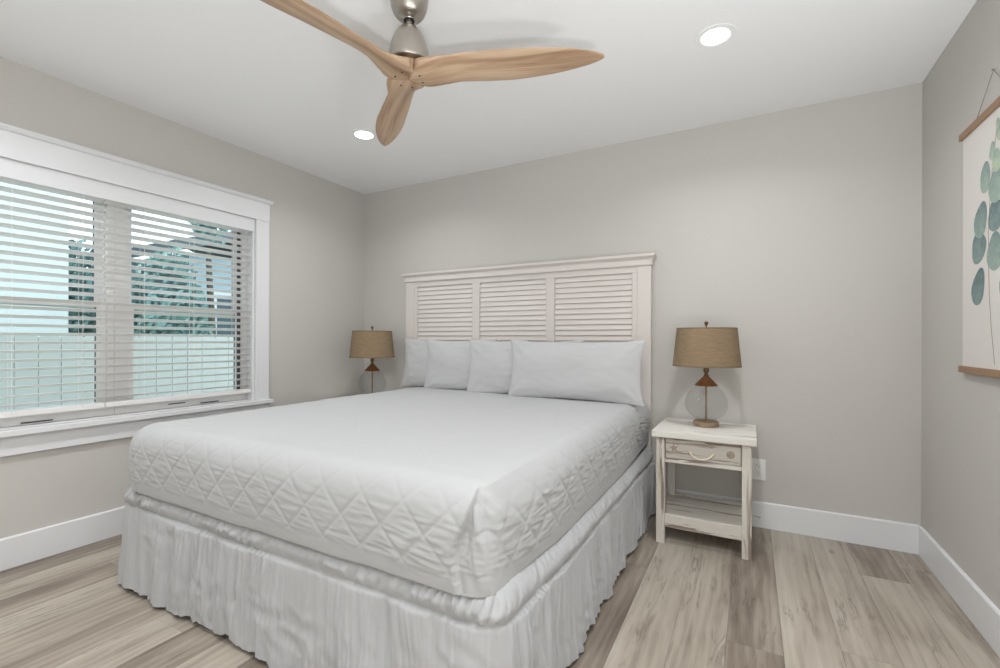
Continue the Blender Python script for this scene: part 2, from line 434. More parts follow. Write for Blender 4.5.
# ------------------------------------------------------------------ blinds
b = MB(); b.box(XL-.006, XL+.006, WY0+.002, WY1-.002, 1.872, 1.9615, .0015); b.build('blind_valance', M_trim, win)
def blind(y0, y1, cords, label):
    root = empty('window_blind', (XL-.034, (y0+y1)/2, WZ0+.03))
    tag(root, label, 'window blind', 'white slatted blinds in the double window')
    lx, ly, lz = root.location
    P = lambda b, name, m, **k: b.build(name, m, root, **k)
    hw = (y1-y0)/2
    b = MB(); b.box(-.024, .026, -hw+.004, hw-.004, 1.905-lz, 1.948-lz, .002); P(b, 'headrail', M_slat)
    b = MB(); ph = .0437; z = 1.868-lz; zb = .745-lz; ang = math.radians(17)
    while z > zb+.02:
        prof = []
        for k in range(7):
            u = -1+2*k/6; cx = u*.0245*math.cos(ang); cz = u*.0245*math.sin(ang)+.0022*(1-u*u)
            prof.append((cx, z+cz+.0012))
        for k in range(7):
            u = 1-2*k/6; cx = u*.0245*math.cos(ang); cz = u*.0245*math.sin(ang)+.0022*(1-u*u)
            prof.append((cx, z+cz-.0012))
        b.extrude(prof, -hw+.002, hw-.002, 'y'); z -= ph
    P(b, 'slats', M_slat, smooth=True, angle=50)
    b = MB(); b.box(-.025, .025, -hw+.002, hw-.002, zb-.024, zb+.004, .004); P(b, 'bottom_rail', M_slat)
    for yc in cords:
        b = MB()
        for dx in (-.0255, .0262): b.tube([(dx, yc-ly, zb-.01), (dx, yc-ly, 1.91-lz)], .0011, 6)
        P(b, 'ladder_cord', M_cord)
    return root
blind(WY0+.014, 1.1985, [.56, .83, 1.10], 'left white slatted blind of the pair, cut off by the photo edge')
blind(1.2005, WY1-.014, [1.384, 1.659, 1.937], 'right white slatted blind of the pair, nearer the bed and room corner')

# ------------------------------------------------------------------ ceiling lights
def ceiling_light(x, y, label, watts):
    r = empty('recessed_ceiling_light', (x, y, H)); tag(r, label, 'ceiling light', 'recessed ceiling downlights')
    b = MB(); b.lathe([(.058, -.001), (.058, -.0035), (.066, -.006), (.083, -.004), (.085, -.0008)], 48, closed=True); b.build('trim_ring', M_ceil, r, smooth=True)
    b = MB(); b.lathe([(0, -.0022), (.0578, -.0022), (.0578, -.0008), (0, -.0008)], 48, closed=False, caps=False); b.build('lens', M_lens, r)
    ld = bpy.data.lights.new('downlight', 'AREA'); ld.shape = 'DISK'; ld.size = .11; ld.energy = watts; ld.spread = math.radians(148); ld.color = LIGHT_COL
    lo = bpy.data.objects.new('downlight_glow', ld); COL.objects.link(lo); lo.location = (0, 0, -.008); lo.parent = r
    return r
ceiling_light(-2.22, 2.218, 'lit round recessed ceiling light beyond the fan, near the left wall corner', LIGHT_FAR)
ceiling_light(-.139, 2.229, 'lit round recessed ceiling light on the right, nearest the right nightstand', LIGHT_FAR)
ceiling_light(-2.22, .60, 'lit round recessed ceiling light above the window wall, on the camera side of the fan', LIGHT_MID)
ceiling_light(-.139, .60, 'lit round recessed ceiling light above the camera, level with the window', LIGHT_MID)
ceiling_light(-2.22, -.55, 'added unseen fill light in the ceiling behind the camera, near the window wall', LIGHT_REAR_FILL)  # unseen rear pair, added to light the front part of the room
ceiling_light(-.139, -.55, 'added unseen fill light in the ceiling behind the camera, in the right rear corner', LIGHT_REAR_FILL)

# ------------------------------------------------------------------ made-up uplights outside the frame, added as fill to brighten the ceiling
def uplight(x, y, h, watts, label):
    r = empty('added_fill_uplight', (x, y, 0)); tag(r, label, 'added fill light')
    MB().lathe([(0, .0005), (.125, .0005), (.130, .006), (.130, h), (.126, h+.003), (.122, h), (.122, h-.06), (0, h-.06)], 44, caps=False).build('can', M_trim, r, smooth=True, angle=40)
    ld = bpy.data.lights.new('uplight', 'AREA'); ld.shape = 'DISK'; ld.size = .23; ld.energy = watts; ld.color = (.94, .97, 1.0)
    lo = bpy.data.objects.new('fill_uplight_glow', ld); COL.objects.link(lo); lo.location = (0, 0, h-.02); lo.rotation_euler = (PI, 0, 0); lo.parent = r
uplight(.60, .78, .80, FILL_UPLIGHT_SIDE, 'added fill light in a tall white can by the right wall, out of view')
uplight(.35, -.45, .50, FILL_UPLIGHT_REAR, 'added fill light in a short white can on the floor behind the camera')

# ------------------------------------------------------------------ ceiling fan
def make_fan():
    cx, cy = -1.171, 1.406
    r = empty('ceiling_fan', (cx, cy, H)); tag(r, 'ceiling fan with three natural wood propeller blades and brushed nickel motor', 'ceiling fan')
    b = MB(); prof = [(.001, -.098), (.020, -.098), (.0215, -.094), (.024, -.092), (.034, -.089), (.038, -.085)]
    for k in range(1, 13):
        a = k/12*PI/2; prof.append((.038+.036*math.sin(a), -.085+.080*(1-math.cos(a))))
    prof += [(.0745, -.001), (0.001, -.001)]
    b.lathe(prof, 56); b.build('canopy', M_nickel, r, smooth=True, angle=60)
    MB().lathe([(.013, -.0985), (.021, -.0985), (.021, -.092), (.013, -.092)], 32, closed=True).build('canopy_collar', M_black, r, smooth=True)
    MB().lathe([(.0115, -.155), (.0115, -.09)], 24).build('downrod', M_nickel, r, smooth=True)
    MB().lathe([(.0118, -.128), (.019, -.128), (.021, -.121), (.019, -.1195), (.0118, -.1195)], 32, closed=True).build('rod_collar', M_black, r, smooth=True)
    prof = [(.013, -.1195)]
    for k in range(0, 19):
        t = k/18; prof.append((.021+.0565*math.sin(t*PI/2)**.80, -.122-.140*t**1.35 ))
    prof += [(.074, -.266), (.002, -.266)]
    b = MB(); b.lathe(prof[::-1], 56); mh = b.build('motor_housing', M_nickel, r, smooth=True, angle=60)
    MB().lathe([(.030, -.1262), (.0325, -.1262), (.0325, -.1275), (.030, -.1275)], 40, closed=True).build('seam_ring', M_black, mh)
    MB().lathe([(0, -.322), (.050, -.3215), (.056, -.315), (.058, -.285), (.05, -.268), (0, -.267)], 40, caps=False).build('hub', M_blade, r, smooth=True)
    R = .745
    ks = [(0, .0), (.015, .0255), (.03, .051), (.045, .068), (.06, .076), (.08, .076), (.10, .072), (.125, .066), (.16, .060), (.22, .062), (.30, .068), (.38, .0715), (.45, .0715), (.52, .068), (.58, .0605), (.64, .0495), (.69, .035), (.72, .023), (.738, .0125), (.7445, .005)]
    rs = np.interp(np.linspace(0, 1, 70)**1.0, np.linspace(0, 1, len(ks)), [k[0] for k in ks]); hs = np.interp(rs, [k[0] for k in ks], [k[1] for k in ks])
    # smooth the outline a little but keep the wedge at the centre
    for _ in range(3):
        h2 = hs.copy(); h2[1:-1] = (hs[:-2]+2*hs[1:-1]+hs[2:])/4; h2[rs < .05] = hs[rs < .05]; hs = h2
    nv = 24; first = None
    def pitch(q): return math.radians(np.interp(q, [0, .04, .09, .15, .3, .5, .75], [0, 0, 9, 19, 17, 12, 8]))
    vs = []; uv = []
    for i, (q, h) in enumerate(zip(rs, hs)):
        th = np.interp(q, [0, .07, .13, .2, .45, .75], [.026, .024, .017, .0125, .009, .004]); p = pitch(q)
        zc = np.interp(q, [0, .08, .2, .75], [0, 0, .012, .014]); off = np.interp(q, [0, .1, .4, .75], [0, 0, .006, -.006])
        for k in range(nv):
            a = 2*PI*k/nv; ca, sa = math.cos(a), math.sin(a)
            y = h*ca; z = th*math.copysign(abs(sa)**.6, sa) if q < .08 else th*sa*(1.0)
            if q < .08:
                t_ = q/.08; z = (1-t_)*th*math.copysign(min(1, abs(sa)*6), sa)*(1 if abs(ca) < .999 else 0) + t_*th*sa
            vs.append((q, off+y*math.cos(p), zc+z-y*math.sin(p))); uv.append((q, y+.5))
    fs = [(i*nv+k, i*nv+(k+1) % nv, (i+1)*nv+(k+1) % nv, (i+1)*nv+k) for i in range(len(rs)-1) for k in range(nv)]
    fs.append(tuple((len(rs)-1)*nv+k for k in range(nv)))
    b = MB(); b.add(vs, fs)
    for bi, deg in enumerate((22, 140, 257)):
        bo = b.build('blade', M_blade, r, smooth=True, angle=50)
        ul = bo.data.uv_layers.new(name='UVMap')
        for lp in bo.data.loops:
            u = uv[lp.vertex_index]; ul.data[lp.index].uv = (u[0]*1.0+bi*3.3, u[1]+bi*1.7)
        bo.location = (0.0012*math.cos(math.radians(deg)), 0.0012*math.sin(math.radians(deg)), -.302); bo.rotation_euler = (0, 0, math.radians(deg))
        for sx, sy in ((.048, -.022), (.048, .022)):
            MB().lathe([(0, -.0265), (.0032, -.0262), (.0036, -.024), (.0036, -.02), (0, -.02)], 12, Matrix.Translation((sx, sy, .0)), caps=False).build('screw', M_screw, bo)
make_fan()

# ------------------------------------------------------------------ bed
def vnoise(P, s, seed=0): return noise.noise(Vector((P[0]*s+seed, P[1]*s+seed*1.7, P[2]*s-seed)))

bed = empty('bed', (-1.57, 2.05, 0)); tag(bed, 'king bed with cream louvered headboard against the back wall', 'bed')
BX, BY = -1.57, 2.05
def bp(b, name, m, parent=bed, **k):
    off = (BX, BY)
    b.v = [(v[0]-BX, v[1]-BY, v[2]) for v in b.v]; return b.build(name, m, parent, **k)
hb0, hb1 = -2.577, -.563; yf = 3.060; yb = 3.118
hb = MB(); hb.box(hb0+.087, hb1-.087, yf+.006, yb-.006, 1.545, 1.586, .001); hb.box(hb0+.087, hb1-.087, yf+.006, yb-.006, .50, .62, .001)
hb.box(hb0+.087, hb1-.087, yb-.014, yb-.006, .62, 1.545)
headboard = bp(hb, 'headboard', M_head)
for x0, x1 in ((hb0, hb0+.086), (hb1-.086, hb1)):
    bp(MB().box(x0, x1, yf, yb, 0, 1.586, .003), 'post', M_head, headboard)
c = MB(); prof = [(yb, 1.5862), (yf-.006, 1.5862), (yf-.009, 1.590), (yf-.009, 1.600), (yf-.006, 1.604), (yf-.006, 1.622), (yf-.012, 1.632), (yf-.022, 1.640), (yf-.026, 1.643), (yf-.026, 1.656), (yf-.023, 1.660), (yb, 1.660)]
vs = []; n = len(prof)
for side in (-1, 1):
    for (y, z) in prof:
        o_ = (yf-y) if y < yf else 0
        x = hb0-o_ if side < 0 else hb1+o_
        vs.append((x, y, z))
# returns on the ends: same profile in x
fs = [(i, (i+1) % n, n+(i+1) % n, n+i) for i in range(n)]
c.add(vs, fs)
for side, X in ((-1, hb0), (1, hb1)):
    e = []; 
    for (y, z) in prof[1:-1]:
        o_ = yf-y; e.append((X+side*o_, y, z)); e.append((X+side*o_, yb, z))
    k = len(e)//2
    c.add(e, [(2*i, 2*i+1, 2*i+3, 2*i+2) for i in range(k-1)])
cor = bp(c, 'cornice', M_head, headboard, fix=True)
pan = [(-2.457, -1.917), (-1.848, -1.292), (-1.226, -.684)]
st = MB()
for x0, x1 in ((hb0+.087, pan[0][0]), (pan[0][1], pan[1][0]), (pan[1][1], pan[2][0]), (pan[2][1], hb1-.087)):
    bp(MB().box(x0+.0003, x1-.0003, yf+.006, yb-.015, .621, 1.5445, .002), 'stile', M_head, headboard)
for x0, x1 in pan:
    b = MB(); z = 1.5415; 
    while z > .64:
        prof = [(yf+.013, z-.0345), (yf+.010, z-.032), (yf+.020, z+.0025), (yf+.028, z+.0030), (yf+.028, z-.034)]
        b.extrude(prof, x0+.001, x1-.001, 'x'); z -= .0372
    bp(b, 'louver_panel', M_head, headboard)
# mattress, base, rails, legs
MX0, MX1, MY0 = -2.41, -.625, 1.06
bp(MB().box(MX0+.02, MX1-.02, MY0+.03, 3.045, .44, .69, .05), 'mattress', M_matt)
bp(MB().box(MX0+.01, MX1-.01, MY0+.02, 3.045, .19, .4385, .02), 'box_spring', M_dark)
for x in (MX0+.08, MX1-.08, -1.55):
    for y in (MY0+.15, 2.9):
        bp(MB().box(x-.025, x+.025, y-.025, y+.025, 0, .189, .003), 'leg', M_dark)

def perim(x0, x1, y0, y1, R, step, w_extra=0):
    """open outline: head-left -> foot-left corner -> foot-right corner -> head-right; returns points, outward normals, arc lengths"""
    pts = []; nr = []
    def line(a, b_, n):
        Ln = math.dist(a, b_); k = max(2, int(Ln/step))
        for i in range(k): t = i/k; pts.append((a[0]+(b_[0]-a[0])*t, a[1]+(b_[1]-a[1])*t)); nr.append(n)
    def arc(cx, cy, a0, a1):
        k = max(6, int(R*abs(a1-a0)/(step*.8)))
        for i in range(k): a = a0+(a1-a0)*i/k; pts.append((cx+R*math.cos(a), cy+R*math.sin(a))); nr.append((math.cos(a), math.sin(a)))
    line((x0, y1), (x0, y0+R), (-1, 0)); arc(x0+R, y0+R, PI, 1.5*PI)
    line((x0+R, y0), (x1-R, y0), (0, -1)); arc(x1-R, y0+R, 1.5*PI, 2*PI)
    line((x1, y0+R), (x1, y1), (1, 0)); pts.append((x1, y1)); nr.append((1, 0))
    s = [0]
    for a, b_ in zip(pts[:-1], pts[1:]): s.append(s[-1]+math.dist(a, b_))
    return pts, nr, s

def make_quilt():
    x0, x1, y0, y1 = -2.438, -.574, 1.006, 3.05
    zt, zh = .722, .436; r = .085; R = .085
    pts, nr, S = perim(x0, x1, y0, y1, R, .0056)
    P = .158*math.sqrt(2)/2*1.0   # spacing across a seam family
    nside, narc, ntop = 54, 22, 110
    vs = []
    fold_x = -.672
    sc = None
    for (px, py), (nx, ny), s in zip(pts, nr, S):
        if sc is None and px > fold_x and ny < -.99: sc = s
    for (px, py), (nx, ny), s in zip(pts, nr, S):
        ix, iy = px-nx*r, py-ny*r            # inner ring where the flat top begins
        cxs = min(max(ix, -1.57-.0), -1.57+.0); cys = min(max(iy, y0+.95), y1)
        a_fold = s-sc
        prof = []
        zhm = zh+.006*noise.noise(Vector((s*2.3, 5, 0)))+.004*noise.noise(Vector((s*8, 9, 0)))
        if nx > .5: zhm -= .018*max(0, min(1, (py-1.1)/.5))-.030*max(0, min(1, (py-2.3)/.6))
        # underside lip then side, arc, top
        prof.append((-.022, zhm+.004, 0, 'lip')); prof.append((-.006, zhm-.001, 0, 'lip'))
        Ls = zt-r-zhm
        for i in range(nside):
            t = i/(nside-1); prof.append((0, zhm+Ls*t, r*PI/2+Ls*(1-t), 'side'))
        for i in range(1, narc+1):
            a = i/narc*PI/2; prof.append((-r+r*math.cos(a), zt-r+r*math.sin(a), r*(PI/2-a), 'arc'))
        for o_, z, q, kind in prof:
            X, Y, Z = px+nx*o_, py+ny*o_, z
            n3 = Vector((nx, ny, 0)) if kind in ('side', 'lip') else Vector((nx*math.cos(PI/2-q/r), ny*math.cos(PI/2-q/r), math.sin(PI/2-q/r)))
            U, V = ix+nx*q, iy+ny*q
            d = disp(U, V, q, X, Y, Z, s, a_fold, (z-zhm)/(zt-zhm), nx, ny) if kind != 'lip' else 0
            if kind != 'lip':
                pass
            v = Vector((X, Y, Z))+n3*d
            vs.append(v)
        for i in range(1, ntop+1):
            t = i/ntop; X = ix+(cxs-ix)*t; Y = iy+(cys-iy)*t
            d = disp(X, Y, 0, X, Y, zt, s, a_fold, 1, 0, 0)
            crown = .006*min(1, t*1.5)
            vs.append((X, Y, zt+d+crown))
    nvv = 2+nside+narc+ntop
    b = MB(); b.add(vs, grid_faces(len(pts), nvv))
    o = b.build('quilt', M_quilt, smooth=True, angle=180, fix=False)
    tag(o, 'white diamond-stitched quilt spread over the bed with a folded front corner', 'quilt')
def disp(U, V, q, X, Y, Z, s, af, frac, nx, ny):
    out = 1 if q > 0 else 0
    c = .158/math.sqrt(2)*math.sqrt(2)
    a = ((U+V+.04)/c) % 1; b_ = ((U-V+.09)/c) % 1
    da = min(a, 1-a)*c/math.sqrt(2); db = min(b_, 1-b_)*c/math.sqrt(2)
    dm = min(da, db)
    side = min(1, max(0, (q-.045)/.10))
    hemfade = min(1, max(0, (frac-.14)/.06)) if q > 0 else 1
    amp = (.0007+.0022*side)*hemfade
    d = amp*(1-math.exp(-(dm/.0050)**1.6)) - amp*.7
    if side > 0:
        along = s
        w1 = noise.noise(Vector((along*7.0+Z*5, Z*56+along*3.0, 3.1)))
        w2 = noise.noise(Vector((along*15, Z*110+along*8, 7.7)))
        w3 = noise.noise(Vector((along*11, Z*24-along*5, 5.2)))
        rg = (1-abs(w1)*2.6)
        quiet = 1-.85*math.exp(-((af-.10)/.17)**2)
        msk = quiet*min(1, max(0, .22+1.5*noise.noise(Vector((along*2.4, Z*4, 1.3)))))
        lower = min(1, max(0, (frac-.06)/.2))
        puck = 1-math.exp(-(dm/.010)**2)*.7
        d += side*msk*(.0046*rg-.0020)*lower*puck+side*(.0022*w2+.0035*(1-abs(w3)*2.4)*msk)*lower*puck
        d += .010*math.sin(PI*min(1, max(0, frac)))**.8*side
        d += .007*noise.noise(Vector((along*2.7, Z*2.0, 9.0)))*side
        # left foot corner gathers
        if nx < -.02 and ny < -.02 or (X < -2.30 and Y < 1.25):
            d += .004*side*math.sin(along*95+Z*14)*(.5+noise.noise(Vector((along*9, Z*9, 2))))
        # folded corner: flap ends in a step, wrinkles fan out from its top
        if -.30 < af < .62:
            h = Z-.70; af = af-(.055*max(0, (frac-.35)/.65)**1.5-.012*math.sin(PI*min(1, frac*1.6)))
            if af > 0:
                st = min(1, af/.007)
                rec = math.exp(-af/.22)
                d -= .023*st*rec*(.36+.64*min(1, frac/.40))*min(1, max(0, (q-.03)/.06))
                ang = math.atan2(-(h)+.02, af+.01)
                rad = math.hypot(h, af)
                fan = math.sin(ang*4.6+1.0*noise.noise(Vector((rad*9, ang*2, 0)))+.8)
                d += .0120*(1-abs(fan)*1.5)*min(1, rad/.05)*math.exp(-max(0, af-.06)/.10)*side
                fan2 = math.sin(ang*27+2*noise.noise(Vector((rad*12, ang*3, 4))))
                d += .0022*fan2*min(1, rad/.08)*math.exp(-af/.16)*side
            else:
                d += .004*math.exp(af/.10)*side
    else:
        d += .0022*noise.noise(Vector((X*5, Y*5, 0)))+.0010*noise.noise(Vector((X*14, Y*22, 4)))
    return d
make_quilt()

def make_skirt():
    x0, x1, y0, y1 = -2.515, -.556, 1.018, 3.055
    R = .07; pts, nr, S = perim(x0, x1, y0, y1, R, .0042)
    zt = .446; zp = .362
    zs = list(np.linspace(0, 1, 34))
    vs = []
    rows = [('t', t) for t in np.linspace(0, 1, 14)]+[('f', t) for t in np.linspace(0.02, 1, 34)]
    for (px, py), (nx, ny), s in zip(pts, nr, S):
        tx, ty = -ny, nx
        e = .35 if nx > .5 else 0
        low = .028*max(0, min(1, (py-1.05)/.6)) if nx > .5 else 0
        n1 = noise.noise(Vector((s*7.5, 0, 0))); n2 = noise.noise(Vector((s*19, 3, 0))); n3 = noise.noise(Vector((s*46, 6, 0)))
        hem = .020+.020*n1+.008*n2+.004*abs(n3)
        for kind, t in rows:
            if kind == 't':      # gathered band, from under the quilt out and down to the pinch
                z = zt-low+(zp-zt)*t - .0
                o_ = -.030+.036*math.sin(min(1, t*1.6)*PI/2)**.9 - .006*max(0, (t-.60)/.40)**1.5
                sk = s+t*.034+.012*noise.noise(Vector((s*4, 1, 1)))
                r1 = 1-abs(noise.noise(Vector((sk*30, t*1.0, 8))))*2.4; r2 = 1-abs(noise.noise(Vector((sk*62, t*1.6, 4))))*2.4
                env = math.sin(PI*min(1, .10+t*.9))**.5
                o_ += (.0105*r1+.0050*r2)*env*(.8+.9*noise.noise(Vector((s*3, 7, 7))))-.005
                z += .005*noise.noise(Vector((s*7, t*2, 5)))
            else:
                zz = zp-low; z = zz+(hem-zz)*t; am = max(.15, .75+1.6*noise.noise(Vector((s*4.2, z*2, 21))))
                A = .007+.017*t**.75; wob = .020*noise.noise(Vector((s*3, z*3.5, 1)))
                sp = s+wob
                f = noise.noise(Vector((sp*8.5, t*.5, 0)))*1.3+.5*(.5-abs(noise.noise(Vector((sp*19, t*.9, 3))))*2.2)
                pl = (.0048*(1-abs(noise.noise(Vector((sp*44, t*1.4, 6))))*2.6)+.0022*(1-abs(noise.noise(Vector((sp*95, t*2.2, 2))))*2.6))*1.45*(1-.35*t)*am
                o_ = .001+.026*t**.7+A*f+pl
                cr = .0062*(1-abs(noise.noise(Vector((s*14+z*10, z*15, 4))))*2.6)*min(1, t*3)
                o_ += cr*max(0, .4+noise.noise(Vector((s*3, z*5, 11))))
            vs.append((px+nx*o_, py+ny*o_, z))
    b = MB(); b.add(vs, grid_faces(len(pts), len(rows)))
    o = b.build('bed_skirt', M_skirt, smooth=True, angle=180, fix=False)
    tag(o, 'white gathered ruffled bed skirt hanging below the quilt to the floor', 'bed skirt')
make_skirt()

def pillow(x0, x1, z0, z1, y, thick, seed, lean, yaw, label):
    W, Hh = x1-x0, z1-z0; nu, nv = 72, 44; rows = []
    def pt(u, v, sgn):
        k = .055; kk = .10
        X = u*W/2*(1-k*(1-v*v)**1.0); Z = v*Hh/2*(1-kk*(1-abs(u)**2.2))
        e = max(0, 1-abs(u)**2.6)*max(0, 1-abs(v)**2.4)
        th = thick*e**.55
        rim = min(1-abs(u), 1-abs(v))
        wr = .012*noise.noise(Vector((u*1.7+seed, v*1.3, seed)))+.0022*noise.noise(Vector((u*6+seed, v*7, seed)))
        # corner creases radiating inwards
        for cu in (-1, 1):
            for cv in (-1, 1):
                du, dv = (u-cu)*W/2, (v-cv)*Hh/2; rr = math.hypot(du, dv); an = math.atan2(abs(dv), abs(du))
                wr += .0035*math.sin(an*9+seed)*math.exp(-((rr-.09)/.06)**2)
        Y = -sgn*(th+wr*min(1, e*3))
        return (X, Y, Z+Hh/2)
    us = [math.sin(PI/2*(-1+2*i/(nu-1)))**1 for i in range(nu)]; vv = [math.sin(PI/2*(-1+2*j/(nv-1))) for j in range(nv)]
    b = MB(); 
    A = [pt(u, v, 1) for u in us for v in vv]; B = [pt(u, v, -1) for u in us for v in vv]
    b.add(A, grid_faces(nu, nv)); b.add(B, grid_faces(nu, nv))
    o = b.build('pillow', M_pillow, smooth=True, angle=180, fix=False)
    bm = bmesh.new(); bm.from_mesh(o.data); bmesh.ops.remove_doubles(bm, verts=bm.verts[:], dist=.0006); bmesh.ops.recalc_face_normals(bm, faces=bm.faces[:]); bm.to_mesh(o.data); bm.free()
    o.data.polygons.foreach_set('use_smooth', [True]*len(o.data.polygons))
    o.location = ((x0+x1)/2, y, z0); o.rotation_euler = (math.radians(-lean), 0, math.radians(yaw))
    tag(o, label, 'pillow', 'white pillows leaning on the headboard')
pillow(-2.545, -1.66, .712, 1.115, 2.962, .050, 1.3, 7, 0, 'leftmost white pillow, tucked behind the others beside the left lamp')
pillow(-2.255, -1.38, .712, 1.110, 2.895, .047, 4.1, 7, 1, 'second white pillow from the left')
pillow(-1.815, -.945, .712, 1.108, 2.830, .047, 6.6, 7, 1, 'third white pillow from the left, mostly behind the frontmost long one')
pillow(-1.440, -.548, .712, 1.108, 2.765, .055, 8.2, 8, 1.5, 'wide white pillow frontmost of the stack, nearest the right nightstand')

# ------------------------------------------------------------------ nightstand
def make_nightstand():
    r = empty('nightstand', (-.225, 2.86, 0))
    P = lambda b, name, m, parent=r, **k: b.build(name, m, parent, **k)
    x0, x1, y0, y1 = -.228, .232, -.232, .205     # leg outline in local space
    lw = .044
    for a in (x0, x1-lw):
        for c in (y0, y1-lw):
            P(MB().box(a, a+lw, c, c+lw, 0, .578, .002), 'leg', M_dz)
    P(MB().box(-.250, .254, -.255, .225, .5785, .611, .004), 'tabletop', [M_dtop])
    for a in (x0+.006, x1-.026):
        P(MB().box(a, a+.02, y0+lw+.001, y1-lw-.001, .445, .578, .001), 'side_panel', M_dy)
    P(MB().box(x0+lw+.001, x1-lw-.001, y1-.024, y1-.004, .445, .578, .001), 'back_panel', M_dx)
    P(MB().box(x0+lw+.0005, x1-lw-.0005, y0+.004, y0+.03, .442, .464, .0015), 'front_rail', M_dx)
    d = MB().box(x0+lw+.003, x1-lw-.003, y0+.006, y0+.024, .4665, .5765, .002)
    d.box(x0+lw+.012, x1-lw-.012, y0+.024, y1-.04, .47, .56, 0)
    dr = P(d, 'drawer', M_drawer)
    yy = y0+.0055
    for xa, xb in ((x0+lw+.003, x0+lw+.0055), (x1-lw-.0055, x1-lw-.003)): P(MB().box(xa, xb, yy, yy+.002, .4665, .5765), 'worn_edge', M_edge, dr)
    # starfish and sand dollar motifs, slightly raised
    s = MB(); cx, cz = -.137, .522; vs = [(cx, y0+.0035, cz)]
    for k in range(10):
        a = PI/2+k*PI/5+.15; q = .030 if k % 2 == 0 else .0105; vs.append((cx+q*math.cos(a), y0+.0058, cz+q*math.sin(a)))
    s.add(vs, [(0, 1+k, 1+(k+1) % 10) for k in range(10)]); P(s, 'starfish_motif', M_motif, dr, fix=False)
    s = MB(); cx = .137; s.lathe([(0, .0025), (.008, .002), (.009, .0012), (.016, .0012), (.020, 0)], 28, Matrix.Translation((cx, y0+.006, .517)) @ Matrix.Rotation(PI/2, 4, 'X'), caps=False)
    P(s, 'sand_dollar_motif', M_motif, dr, smooth=True)
    h = MB(); pts = []
    for k in range(21):
        t = -1+2*k/20; pts.append((t*.055+.0, y0-.004-.020*(1-t*t)**.5, .509-.026*(1-abs(t)**2.4)))
    h.tube(pts, .0042, 10)
    for sx in (-1, 1): h.lathe([(0, 0), (.008, .001), (.0085, .006), (.005, .012), (0, .0125)], 14, Matrix.Translation((sx*.055, y0+.006, .509)) @ Matrix.Rotation(PI/2, 4, 'X'), caps=False)
    P(h, 'handle', M_rope, dr, smooth=True, angle=180)
    sh = MB().box(x0+.006, x1-.006, y0+lw+.001, y1-lw-.001, .128, .146, .0015)
    for k in range(3):
        pass
    P(sh, 'shelf', M_dx)
    P(MB().box(x0+lw+.0005, x1-lw-.0005, y0+.004, y0+.024, .090, .158, .002), 'shelf_rail', M_dx)
    P(MB().box(x0+lw+.0005, x1-lw-.0005, y1-.024, y1-.004, .090, .150, .002), 'shelf_rail', M_dx)
    for a in (x0+.008, x1-.028): P(MB().box(a, a+.02, y0+lw+.001, y1-lw-.001, .090, .127, .001), 'side_rail', M_dy)
    return r
ns = make_nightstand()
tag(ns, 'distressed white nightstand with rope-handled drawer, right of the bed', 'nightstand', 'matching distressed nightstands')
ns2 = copy_tree(ns); ns2.location = (-2.845, 2.86, 0)
tag(ns2, 'distressed white nightstand left of the bed, hidden behind the quilt', 'nightstand')

